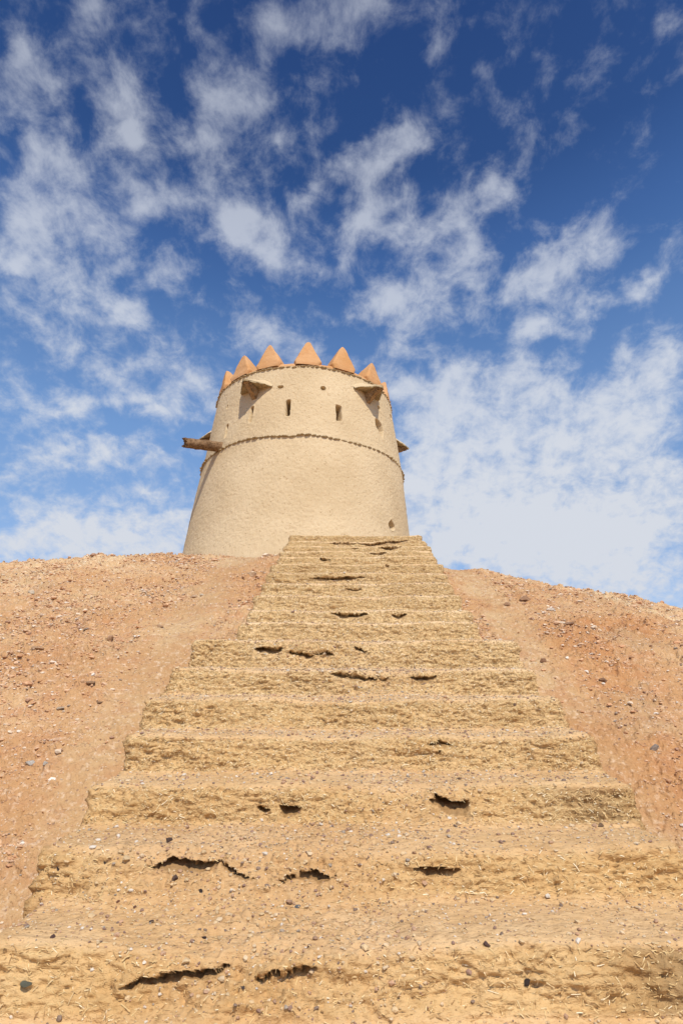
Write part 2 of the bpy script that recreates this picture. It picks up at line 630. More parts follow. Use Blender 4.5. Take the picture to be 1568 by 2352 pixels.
def build_step(i):
    xl, xr = edges(i)
    side = .30
    nside = 16
    cr = .045
    core = np.linspace(xl + .002, xr - .002, NCOL - 2 * nside)
    # columns: side drop amounts on both flanks
    drop = (np.linspace(1, 0, nside + 1)[:-1]) ** 1.6 * side
    xcol = np.concatenate([np.full(nside, xl), core, np.full(nside, xr)])
    dcol = np.concatenate([drop, np.zeros(len(core)), drop[::-1]])
    # rounded corner
    e = np.minimum(xcol - xl, xr - xcol)
    dcol = dcol + np.where(dcol == 0, cr * (1 - np.sqrt(np.clip(1 - (1 - np.clip(e / cr, 0, 1)) ** 2, 0, 1))), cr)

    last = i == NS - 1
    hr = nZ[i] - base_pt(i)[1]
    if last:
        nb = (9.4, nZ[i] + .05)
        tread = nb[0] - nD[i]
    else:
        nb = base_pt(i + 1)
        tread = nb[0] - nD[i]
    Lr = math.hypot(hr, FOOT)
    near = nD[i] < 4.2
    step_r = .0045 if near else .007
    nr = max(14, int(Lr / step_r))
    nt_ = max(14, int(min(tread, .5) / (.0065 if near else .012)))
    sr = np.linspace(0, Lr, nr, endpoint=False)
    st = Lr + np.linspace(0, 1, nt_) * tread
    ghost_a = np.array([-2, -1]) * (Lr / nr)
    ghost_b = Lr + tread + np.array([1, 2]) * (tread / nt_)
    s = np.concatenate([ghost_a, sr, st, ghost_b])
    S, X = np.meshgrid(s, xcol, indexing='ij')
    DR = np.broadcast_to(dcol, S.shape)
    shp = S.shape
    S = S.ravel()
    X = X.ravel()

    def wob(k, amp, sc, sd_):
        p = np.stack([X, np.full_like(X, k * 7.3), np.zeros_like(X)], 1)
        return amp * fbm(p, sc, 3, .5, sd_)

    def nose_at(k):
        if k < 0:
            return np.full_like(X, nD[0] - .4), np.full_like(X, -EYE - .03)
        if k > NS - 1:
            return np.full_like(X, 9.8), np.full_like(X, nZ[-1] + .05)
        sag = .028 * np.exp(-((X - .1) / .6) ** 2) if k > 2 else 0
        return nD[k] + wob(k, .022, .35, 3), nZ[k] + wob(k, .011, .40, 5) - sag * .45

    def base_at(k):
        if k > NS - 1:
            return np.full_like(X, 9.4), np.full_like(X, nZ[-1] + .05)
        b = base_pt(k)
        y = np.full_like(X, b[0]) + wob(k, .02, .4, 9)
        z = np.full_like(X, b[1])
        for (kk, xc, hw, amp) in SLUMP:
            if kk == k:
                w = np.exp(-((X - xc) / hw) ** 4)
                y = y - amp * w
        return y, z
    A = nose_at(i - 1)
    B = base_at(i)
    C = nose_at(i)
    Dp = base_at(i + 1)
    E = nose_at(i + 1)

    def poly(ss):
        out = []
        for c in (0, 1):
            r = np.where(ss < 0, B[c] + (B[c] - A[c]) * ss / max(.2, nD[i] - (nD[i - 1] if i else nD[0] - .4)),
                         np.where(ss < Lr, B[c] + (C[c] - B[c]) * ss / Lr,
                                  np.where(ss < Lr + tread, C[c] + (Dp[c] - C[c]) * (ss - Lr) / tread,
                                           Dp[c] + (E[c] - Dp[c]) * (ss - Lr - tread) / .2)))
            out.append(r)
        return out
    rr = np.clip(.038 + .012 * vnoise(np.stack([X, X * 0 + 3.3, X * 0], 1), .25, 31) + .008 * sstep(4.2, 5.0, nD[i]), .02, .07)
    inner = sstep(0, .035, S) * (1 - sstep(Lr + tread - .05, Lr + tread - .005, S))
    Y = 0
    Z = 0
    ks = np.linspace(-1, 1, 9)
    for k in ks:
        a, b = poly(S + k * rr)
        Y = Y + a / len(ks)
        Z = Z + b / len(ks)
    DRf = DR.ravel()
    Y = Y + DRf * .55
    Z = Z - DRf * .85
    P = np.stack([X, Y, Z], 1)
    G = P.reshape(shp[0], shp[1], 3)
    du = np.gradient(G, axis=1)
    dv = np.gradient(G, axis=0)
    n = np.cross(du, dv).reshape(-1, 3)
    n /= np.linalg.norm(n, axis=1)[:, None] + 1e-9
    n[(n[:, 2] < 0)] *= 1
    up = np.clip(n[:, 2], 0, 1)
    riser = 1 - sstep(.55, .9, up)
    # roughness: flaky clods on risers, gravel on treads
    st3 = np.array([.22, .10, .07])
    low = fbm(P, (.30, .22, .16), 3, .5, 41)
    midn = fbm(P, (.085, .06, .035), 3, .6, 43)
    fine = fbm(P, (.030, .022, .014), 2, .6, 47)
    rid = 1 - np.abs(vnoise(P + .02 * low[:, None], (.075, .05, .022), 53))
    patch = sstep(-.15, .5, fbm(P, .35, 3, .5, 61))
    riser = np.maximum(riser, .55 * np.clip(sum([np.exp(-((X - xc_) / hw_) ** 4) for (kk_, xc_, hw_, am_) in SLUMP if kk_ == i and am_ > .06], 0 * X), 0, 1))
    far_k = .85 - .30 * sstep(4.2, 5.0, nD[i])
    amp_m = ((.0045 + .008 * patch) * riser + .0028 * (1 - riser)) * far_k
    disp = .013 * low * (.4 + .6 * riser) + amp_m * midn + (.0045 * riser + .0028 * (1 - riser)) * fine \
        + riser * (.004 + .008 * patch) * (rid ** 3 - .4)
    flk = fbm(P, (.055, .04, .022), 3, .6, 57)
    flk2 = fbm(P, (.13, .08, .05), 3, .6, 58)
    disp = disp + far_k * riser * (.0075 * sstep(.02, .14, flk) + .010 * sstep(.05, .2, flk2) - .008)
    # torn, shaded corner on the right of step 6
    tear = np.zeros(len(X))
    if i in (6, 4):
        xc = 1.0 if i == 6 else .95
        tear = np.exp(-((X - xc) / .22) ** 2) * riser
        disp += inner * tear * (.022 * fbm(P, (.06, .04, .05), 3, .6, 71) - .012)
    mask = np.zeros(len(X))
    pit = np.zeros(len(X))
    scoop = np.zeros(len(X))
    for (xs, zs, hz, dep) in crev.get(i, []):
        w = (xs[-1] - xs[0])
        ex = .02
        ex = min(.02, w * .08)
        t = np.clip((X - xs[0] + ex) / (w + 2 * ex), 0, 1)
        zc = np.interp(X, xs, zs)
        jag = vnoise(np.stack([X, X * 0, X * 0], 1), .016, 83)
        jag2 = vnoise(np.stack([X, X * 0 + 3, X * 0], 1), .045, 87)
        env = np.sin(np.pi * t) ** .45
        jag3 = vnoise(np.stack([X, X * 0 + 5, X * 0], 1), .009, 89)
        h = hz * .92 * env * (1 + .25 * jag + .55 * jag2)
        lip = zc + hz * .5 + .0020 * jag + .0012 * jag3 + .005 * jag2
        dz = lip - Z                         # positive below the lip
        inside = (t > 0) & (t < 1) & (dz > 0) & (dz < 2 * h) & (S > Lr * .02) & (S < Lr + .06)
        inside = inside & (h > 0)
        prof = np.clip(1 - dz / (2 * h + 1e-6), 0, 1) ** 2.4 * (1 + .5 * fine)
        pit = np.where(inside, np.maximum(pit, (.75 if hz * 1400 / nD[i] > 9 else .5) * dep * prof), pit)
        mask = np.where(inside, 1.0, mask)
        # eroded hollow below the lip
        below = np.clip(dz / .09, 0, 1)
        sc = (t > 0) * (t < 1) * np.sin(np.pi * t) ** .6 * np.where(dz > 0, np.exp(-(dz / .07) ** 2), 0) * riser
        scoop = np.maximum(scoop, sc * min(.03, dep * .2))
        bul = np.where((dz <= 0) & (dz > -.05), np.sin(np.pi * t) ** .6 * (1 - np.clip(-dz / .05, 0, 1)), 0)
        disp += .006 * bul * (1 + jag)
    slumpw = np.zeros(len(X))
    for (kk, xc, hw, amp) in SLUMP:
        if kk == i:
            slumpw = np.maximum(slumpw, np.exp(-((X - xc) / hw) ** 4) * min(1, amp / .10))
    disp = disp + inner * (-scoop + slumpw * riser * (.010 * fbm(P, .016, 2, .7, 91) + .014 * fbm(P, .05, 3, .6, 92) + .010 * sstep(.1, .25, fbm(P, .035, 2, .6, 93))))
    P = P + n * disp[:, None]
    # skirts tuck the two borders under the neighbouring steps
    P[:, 1] += pit * 1.0
    Gs = P.reshape(shp[0], shp[1], 3)
    Gs[1] = Gs[2] + np.array([0, .01, -.05])
    Gs[-2] = Gs[-3] + np.array([0, .05, -.012])
    P = Gs.reshape(-1, 3)
    P[:, 2] += pit * .18
    # tint: bleached dusty treads, nose tops painted lit, darker damp straw patches
    dust_toplight = sstep(.38, .9, up)  # dust, plus top light put into the colour of upward faces
    ptc = sstep(.1, .7, fbm(P, .5, 3, .5, 101))
    tint = np.ones((len(X), 3))
    k_tread = dust_toplight[:, None]
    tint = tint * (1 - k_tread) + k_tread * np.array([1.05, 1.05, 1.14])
    near_w = 1 - sstep(2.3, 4.8, nD[i] * np.ones(len(X)))
    warm = np.array([.83, .755, .645])
    tint *= 1 - near_w[:, None] * (1 - warm)
    tint *= 1 - (.13 * (ptc * riser) + .03 * riser)[:, None] * np.array([.8, 1.0, 1.15])  # straw patches, plus a little shade painted on all risers
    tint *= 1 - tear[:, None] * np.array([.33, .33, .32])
    gsl = np.clip(slumpw * .8 + 2.5 * scoop / .03 * .25, 0, 1)
    tint *= 1 - gsl[:, None] * np.array([.07, .08, .05])
    tint *= 1 - mask[:, None] * np.array([.35, .38, .42])  # shade inside the cracks put into the colour
    # crop the ghosts
    keep = slice(1 * shp[1], len(X) - 1 * shp[1])
    P2 = P[keep].copy()
    P2w = P2.copy()
    P2w[:, 2] += EYE
    nrws = shp[0] - 2
    F = grid_faces(nrws, shp[1])
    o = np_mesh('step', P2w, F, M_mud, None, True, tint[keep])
    o.parent = stairs
    o.matrix_parent_inverse = stairs.matrix_basis.inverted()
    core_m = (DR.ravel()[keep] < .04) & (pit[keep] == 0)
    core_m[:shp[1]] = False
    core_m[-shp[1]:] = False
    STAIR_V.append((P2w[core_m], n[keep][core_m], riser[keep][core_m], np.full(core_m.sum(), i), gsl[keep][core_m]))
    if i == 6:
        o['label'] = 'step with a dark torn patch at its right end and two deep holes'
    if i == 5:
        o['label'] = 'step with a long crack under its lip and a gravelly slumped face'
    return o


for i in range(NS):
    build_step(i)

# ------------------------------------------------------------------ hill
by = np.array([-30, nD[0] - .03] + [nD[k + 1] - .02 for k in range(NS - 1)] + [9.0])
bz = np.array([-EYE, -EYE] + [nZ[k] + .01 for k in range(NS - 1)] + [2.62])
_ly = np.linspace(-2, 9, 600)
_lz = np.interp(_ly, by, bz)
_k = np.hanning(60)
_k /= _k.sum()
_lzs = np.convolve(np.pad(_lz, 30, mode='edge'), _k, mode='same')[30:-30]
CX = np.array([-40, -14, -8, -4.63, -3.47, -3.0, -2.16, -.86, .3, 1.45, 1.86, 2.43, 3.57, 4.49, 8, 14, 40])
CT = np.array([-.2, .10, .225, .276, .294, .2977, .295, .2895, .283, .267, .2625, .246, .2163, .1876, .08, -.06, -.2])


def hill_base(x, y):
    r = np.hypot(x, y)
    lin = np.interp(y, _ly, _lzs)
    lin = np.where(y > 9, _lzs[-1] + .55 * (y - 9), lin)
    lin = lin - .05 - .012 * np.maximum(np.abs(x - .1) - 1.1, 0) ** 2 - .05 * sstep(1.0, 2.0, np.abs(x - .1)) + .085 * np.exp(-((x - 1.30) / .22) ** 2) + .035 * np.exp(-((x + 1.12) / .14) ** 2)
    # far round shoulders sink to the flat desert
    c = np.interp(x, CX, CT)
    yc = 8.0
    z0 = c * yc
    t = y - yc
    sl = c
    cap = z0 + sl * t - .06 * t * t
    tm = sl / .12
    cap = np.where(t > tm, z0 + sl * tm / 2, cap)
    cap = np.where(y > 17, cap - .012 * (y - 17) ** 2, cap)
    k = .10
    h = np.clip(.5 + .5 * (cap - lin) / k, 0, 1)
    z = cap * (1 - h) + lin * h - k * h * (1 - h)
    flat = -EYE
    z = np.where(z < flat + .3, flat + .3 * np.exp(np.clip((z - flat - .3) / .3, -20, 0)) - 0, z)
    return z


def stair_mask(x, y, m=.035):
    wide = y < nD[SPLIT + 1] - .06
    xl = np.where(wide, -1.0, -.735)
    xr = np.where(wide, 1.15, 1.02)
    k = sstep(0, .04, x - xl - m) * sstep(0, .04, xr - m - x)
    k = k * (y > nD[0] - .0) * (y < 9.3)
    return k


def build_hill():
    th_f = np.radians(np.linspace(-40, 40, 960))
    th_c = np.radians(np.linspace(40, 320, 90))[1:-1]
    th = np.concatenate([th_f, th_c])
    r = np.concatenate([np.geomspace(.05, 1.5, 30)[:-1], np.geomspace(1.5, 10.5, 860)[:-1], np.geomspace(10.5, 40, 70)[:-1], np.geomspace(40, 9000, 40)])
    R, T = np.meshgrid(r, th, indexing='ij')
    x = (R * np.sin(T)).ravel()
    y = (R * np.cos(T)).ravel()
    z = hill_base(x, y)
    rr = R.ravel()
    P = np.stack([x, y, z], 1)
    fade = 1 - sstep(14, 60, rr)
    track = np.maximum(np.exp(-((x + 1.25) / .26) ** 2) * sstep(1.5, 2.5, y), np.exp(-((x - 1.42) / .24) ** 2))   # smooth sandy strips beside the steps
    rough = 1 - .65 * np.clip(track, 0, 1)
    low = fbm(P, .9, 3, .5, 201)
    mid = fbm(P, (.22, .20, .2), 4, .55, 203)
    cl = fbm(P, .085, 3, .6, 207)
    fine = fbm(P, .028, 2, .6, 211)
    # crusty ledges: terraces facing downhill
    rid = np.clip(1 - np.abs(vnoise(P + .05 * mid[:, None], (.16, .09, .09), 213)) * 1.6, 0, 1)
    patch = sstep(-.1, .5, fbm(P, .8, 3, .5, 217))
    zd = .035 * low + rough * (.016 * mid + (.005 + .014 * patch) * cl + .005 * fine + (.006 + .018 * patch) * rid ** 2)
    fl1 = fbm(P, (.09, .07, .07), 3, .6, 241)
    fl2 = fbm(P, (.30, .20, .2), 4, .6, 243)
    fl3 = fbm(P, (.04, .032, .03), 2, .6, 245)
    zd += rough * ((.009 + .016 * patch) * sstep(.12, .20, fl1) + .028 * sstep(.20, .30, fl2) + .012 * sstep(.12, .22, fl3)) + .004 * sstep(.2, .3, fl3)
    # crumbled red clods on the right slope and a few on the left
    cx = np.exp(-((x - 2.5) / .9) ** 2 - ((y - 4.9) / 1.6) ** 2)
    zd += rough * cx * .022 * np.clip(fbm(P, .13, 3, .6, 221), 0, 2)
    z2 = z + zd * fade
    sm = stair_mask(x, y)
    z2 = z2 - .32 * sm
    # keep soil from burying the noses close to the flank
    V = np.stack([x, y, z2 + EYE], 1)
    # real soil colour patches: pale gypsum crust on the crown, redder earth right
    pl = np.exp(-((x + 3.4) / 1.3) ** 2 - ((y - 6.6) / 1.2) ** 2) * .9 + sstep(6.6, 7.6, y) * sstep(-1.5, -3.0, x) * .5 \
        + sstep(.0, .5, (y - 5.4) - 0.9 * (3.6 - x)) * sstep(1.3, 2.4, x) + .5 * np.exp(-((x + 1.6) / .3) ** 2 - ((y - 7.2) / .5) ** 2)
    pl = np.clip(pl * (.55 + .8 * sstep(-.4, .4, fbm(P, .35, 4, .6, 231))), 0, 1)
    red = np.clip(sstep(-.2, .5, fbm(P, .6, 4, .6, 233)) * (.45 + cx), 0, 1)
    tr = np.clip(track, 0, 1)
    tint = np.ones((len(x), 3))
    tint = tint * (1 + pl[:, None] * np.array([.16, .34, .50]))
    tint = tint * (1 - red[:, None] * np.array([.06, .17, .26]))
    tint = tint * (1 + tr[:, None] * np.array([-.03, .03, .06]))
    grey = sstep(.25, .8, fbm(P, .5, 4, .6, 239)) * (1 - tr) * .5
    tint = tint * (1 - grey[:, None] * np.array([.16, .08, .0]))
    F = grid_faces(len(r), len(th), wrap=True)
    F = F[:, ::-1]
    # centre fan
    o = np_mesh('hill', V, F, M_hill, None, True, tint)
    tag(o, 'reddish stony desert mound rising to the tower, running out to flat ground', None, None, 'structure')
    vis = (rr > 1.4) & (rr < 11) & (np.abs(T.ravel()) < .7) & (sm < .02)
    up = np.stack([x * 0, x * 0 - .45, x * 0 + .9], 1)
    return V[vis], up[vis], rr[vis], tr[vis], patch[vis]


HV, HN, HR, HT, HP = build_hill()

# ------------------------------------------------------------------ tower
TL = 13.0
TZ = np.array([1.6, 2.5, 3.67, 4.19, 4.9, 5.61, 6.2, 6.8, 7.38])
TR = np.array([2.70, 2.60, 2.475, 2.43, 2.37, 2.295, 2.225, 2.15, 2.07])
Z_MID, Z_TOP = 5.61, 7.36


def t_rad(z):
    return np.interp(z, TZ, TR)


def t_cx(z):
    return -.885 - .04 * np.maximum(0, Z_MID - np.asarray(z, dtype=float))


def tower_hit(px, py):
    x, f, u = ray(px, py)
    best = None
    for t in np.linspace(9.5, 13.2, 1500):
        X, Y, Z = x / f * t, t, u / f * t
        if math.hypot(X - t_cx(Z), Y - TL) <= t_rad(Z):
            best = (X, Y, Z)
            break
    if best is None:
        return None
    X, Y, Z = best
    return math.atan2(X - t_cx(Z), -(Y - TL)), Z


tower = empty('round_watchtower', (-.93, TL, 2.5 + EYE))
tag(tower, 'round tapering mud plastered watchtower with orange pointed battlements on top of the hill', 'tower')


def tpart(o):
    o.parent = tower
    o.matrix_parent_inverse = tower.matrix_basis.inverted()
    return o


# (picture point, half width px, half height px, depth, kind)
HOLES = [
    (661, 937, 5.0, 18, .45, 'slit'), (778, 950, 6.0, 18, .42, 'slit'), (577, 952, 4.2, 18, .30, 'slit'), (520, 990, 3.2, 15, .28, 'slit'),
    (872, 985, 7.5, 19, .22, 'tear'), (898, 1206, 6.5, 10, .22, 'arch'),
    (644, 889, 6.5, 3.6, .18, 'round'), (742, 892, 5.0, 4.5, .20, 'round'), (521, 935, 2.2, 4.5, .12, 'round'), (869, 938, 2.8, 5.5, .14, 'round'), (896, 958, 1.8, 5, .10, 'round')]
holes = []
for px, py, hw, hh, dep, kind in HOLES:
    h = tower_hit(px, py)
    if h is None:
        continue
    a, z = h
    Y = TL - t_rad(z) * math.cos(a)
    _, f, u = ray(px, py)
    sc = Y / f
    wa = hw * sc / max(.30, math.cos(a + math.radians(4))) / t_rad(z)
    hz = hh * sc * 1.18
    holes.append((a, z, wa, hz, dep, kind))


def build_wall():
    fine = np.radians(np.linspace(-96, 96, 760))
    coarse = np.radians(np.linspace(96, 264, 90))[1:-1]
    A = np.concatenate([fine, coarse])
    Zr = np.concatenate([np.linspace(1.9, 3.3, 40)[:-1], np.linspace(3.3, 5.6, 210)[:-1], np.linspace(5.6, Z_TOP, 190)])
    ZZ, AA = np.meshgrid(Zr, A, indexing='ij')
    shp = ZZ.shape
    a = AA.ravel()
    z = ZZ.ravel()
    R = t_rad(z)
    P0 = np.stack([np.sin(a) * 2.3, np.cos(a) * 2.3, z], 1)
    R = R + .018 * fbm(P0, 1.3, 3, .5, 301) + .004 * fbm(P0, .30, 3, .5, 303) + .0055 * fbm(P0, .05, 3, .7, 305)
    hid = np.full(len(a), -1)
    for j, (ha, hz, wa, hh, dep, kind) in enumerate(holes):
        da = np.angle(np.exp(1j * (a - ha))) / wa
        dz = (z - hz) / hh
        wobn = .14 * vnoise(P0, .05, 311 + j)
        if kind == 'slit':
            d = np.maximum(np.abs(da), np.abs(dz)) ** 1 + wobn
            d = (np.abs(da) ** 5 + np.abs(dz) ** 8) ** (1 / 6) + wobn * .6
        elif kind == 'tear':
            wid = np.clip(1 - .75 * np.clip(-dz, 0, 1), .2, 1)
            d = ((np.abs(da + .35 * dz) / wid) ** 2.2 + np.abs(dz) ** 2.2) ** (1 / 2.2) + wobn
        elif kind == 'arch':
            wid = np.clip(1 - .7 * np.clip(dz, 0, 1), .2, 1)
            d = ((np.abs(da) / wid) ** 2.2 + np.abs(dz) ** 2.5) ** (1 / 2.3) + wobn
        else:
            d = np.sqrt(da ** 2 + dz ** 2) + wobn
        if kind in ('tear', 'arch'):
            d = d - wobn * .7
        m = 1 - sstep(.80, 1.12, d)
        ins = dep * m
        if kind == 'slit':
            # sill slopes outward
            ins = ins * (1 - .8 * sstep(-.55, -1.0, dz))
        if kind in ('tear', 'arch'):
            ins = ins * (1 - .85 * sstep(-.1, -1.0, dz))
        R = R - ins
        # rough plaster lip
        R = R + .008 * np.exp(-((d - 1.25) / .2) ** 2)
        hid[d < 1.02] = j
    X = t_cx(z) + np.sin(a) * R
    Y = TL - np.cos(a) * R
    V = np.stack([X, Y, z + EYE], 1)
    F = grid_faces(shp[0], shp[1], wrap=True)
    fh = hid[F]
    fid = np.where((fh == fh[:, :1]).all(1), fh[:, 0], -1)

    def sub(name, sel, mat):
        f = F[sel]
        u_, inv = np.unique(f, return_inverse=True)
        return np_mesh(name, V[u_], inv.reshape(f.shape), mat)
    tpart(sub('plastered_wall', fid == -1, M_plaster))
    for j in range(len(holes)):
        s_ = fid == j
        if s_.sum() > 3:
            o = tpart(sub('loophole', s_, M_plaster))


build_wall()


def lathe(name, prof, mat, nseg=180, noise_amp=.006, seed=0):
    """prof: list of (radius, z) closed around"""
    prof = np.array(prof)
    a = np.linspace(0, 2 * np.pi, nseg, endpoint=False)
    rr = np.broadcast_to(prof[:, 0][:, None], (len(prof), nseg)).copy()
    zz = np.broadcast_to(prof[:, 1][:, None], (len(prof), nseg)).copy()
    aa = np.broadcast_to(a, rr.shape)
    P0 = np.stack([(np.sin(aa) * rr).ravel(), (np.cos(aa) * rr).ravel(), zz.ravel()], 1)
    rr = rr + noise_amp * fbm(P0, .3, 3, .5, seed).reshape(rr.shape)
    zz = zz + noise_amp * fbm(P0, .25, 3, .5, seed + 5).reshape(rr.shape)
    V = np.stack([(t_cx(Z_TOP) + np.sin(aa) * rr).ravel(), (TL - np.cos(aa) * rr).ravel(), zz.ravel() + EYE], 1)
    return tpart(np_mesh(name, V, grid_faces(len(prof), nseg, True), mat))


lathe('parapet', [(2.045, Z_TOP - .03), (2.045, Z_TOP + .0), (2.05, Z_TOP + .05), (2.03, Z_TOP + .095), (1.98, Z_TOP + .11), (1.85, Z_TOP + .12), (1.66, Z_TOP + .11), (1.62, Z_TOP + .08), (1.61, Z_TOP - .9)], M_merlon, 220, .010, 401)
lathe('roof_deck', [(1.66, 6.55), (1.2, 6.58), (.5, 6.6), (.02, 6.6)], M_plaster, 60, .01, 405)


def build_course(z0, rad, seed, n):
    """row of thin broken mud plates sticking out of the wall"""
    rng = np.random.default_rng(seed)
    VV, FF = [], []
    a = 0.0
    base = 0
    while a < 2 * math.pi - .01:
        w = rng.uniform(.75, 1.45) * 2 * math.pi / n
        if a + w > 2 * math.pi:
            w = 2 * math.pi - a
        na, nr = 6, 4
        th = rng.uniform(.020, .034)
        pr = rng.uniform(.030, .058)
        tilt = rng.uniform(-.010, .030)
        zoff = .012 * math.sin(a * 3.1 + seed) + .012 * math.sin(a * 7.7 + 1) + rng.uniform(-.006, .006)
        ring = []
        # cross-section polygon going round: inner top, outer top, outer mid, outer bottom, inner bottom
        for k in range(na + 1):
            t = k / na
            aa = a + w * t
            env = (1 - abs(2 * t - 1) ** 3.5)
            p = pr * (.25 + .75 * env) * (1 + .25 * rng.uniform(-1, 1))
            zz = z0 + zoff + tilt * (t - .5) + .004 * rng.uniform(-1, 1)
            hh = th * (.45 + .55 * env)
            pts = [(rad - .05, zz + hh * .9), (rad + p * .45, zz + hh * .75), (rad + p, zz + hh * .15), (rad + p * .9, zz - hh * .35), (rad + p * .2, zz - hh * .55), (rad - .05, zz - hh * .6)]
            ring.append([(t_cx(z0) + math.sin(aa) * r_, TL - math.cos(aa) * r_, z_ + EYE) for r_, z_ in pts])
        m = 6
        for row in ring:
            VV += row
        for k in range(na):
            for q in range(m - 1):
                i0 = base + k * m + q
                FF.append((i0, i0 + m, i0 + m + 1, i0 + 1))
        for end, order in ((0, 1), (na, -1)):
            i0 = base + end * m
            for (q0, q1, q2, q3) in ((0, 1, 4, 5), (1, 2, 3, 4)):
                f = (i0 + q0, i0 + q1, i0 + q2, i0 + q3)
                FF.append(f if order > 0 else f[::-1])
        base += (na + 1) * m
        a += w
    return tpart(np_mesh('string_course', VV, FF, M_course, smooth=False))


build_course(Z_TOP - .005, t_rad(Z_TOP) - .005, 5, 118)
build_course(Z_MID, t_rad(Z_MID), 9, 128)


def build_merlon(az, seed):
    rng = np.random.default_rng(seed)
    H = .655 * rng.uniform(.95, 1.05)
    W = .615 * rng.uniform(.95, 1.06)
    T = .54
    nl, ns = 26, 40
    V = []
    lean = rng.uniform(-.025, .025)
    for i in range(nl):
        t = i / (nl - 1)
        h = t * H
        # half width: narrow foot, widest a little up, rounded tip
        if t < .16:
            w = W * (.44 + .06 * (t / .16))
        else:
            w = W * .5 * (1 - ((t - .16) / .84) ** 1.06 * .90)
        d = T * .5 * (1 - .90 * max(0, (t - .10) / .90) ** 1.05)
        if t > .93:
            q = math.sqrt(max(0, 1 - ((t - .93) / .07) ** 2))
            w *= q
            d *= q
        for k in range(ns):
            a = 2 * math.pi * k / ns
            c, s = math.cos(a), math.sin(a)
            e = 2 / 9.0
            V.append((w * math.copysign(abs(c) ** e, c) + lean * t, d * math.copysign(abs(s) ** e, s) - .62 * (T * .5 - d), h))
    V = np.array(V)
    V = V + .012 * np.stack([fbm(V + seed, .22, 3, .5, 501), fbm(V + seed, .22, 3, .5, 502), np.zeros(len(V))], 1)
    V = V + .004 * np.stack([fbm(V + seed, .05, 2, .5, 503), fbm(V + seed, .05, 2, .5, 504), np.zeros(len(V))], 1)
    rot = math.radians(az) + math.radians(rng.uniform(-4, 4))
    R0 = 2.075 - T * .5
    # local y -> inward radial
    rad = np.array([math.sin(rot), -math.cos(rot), 0])
    tan = np.array([math.cos(rot), math.sin(rot), 0])
    cen = np.array([t_cx(Z_TOP), TL, Z_TOP + EYE + .045]) + np.array([math.sin(math.radians(az)), -math.cos(math.radians(az)), 0]) * R0
    W3 = cen + V[:, :1] * tan - V[:, 1:2] * rad + V[:, 2:3] * np.array([0, 0, 1])
    F = grid_faces(nl, ns, True)
    return tpart(np_mesh('merlon', W3, F, M_merlon))


for k, az in enumerate([4.5, 27, 53, 79, -19, -41, -65, -89] + [103 + 24 * j for j in range(7)]):
    build_merlon(az, 600 + k)


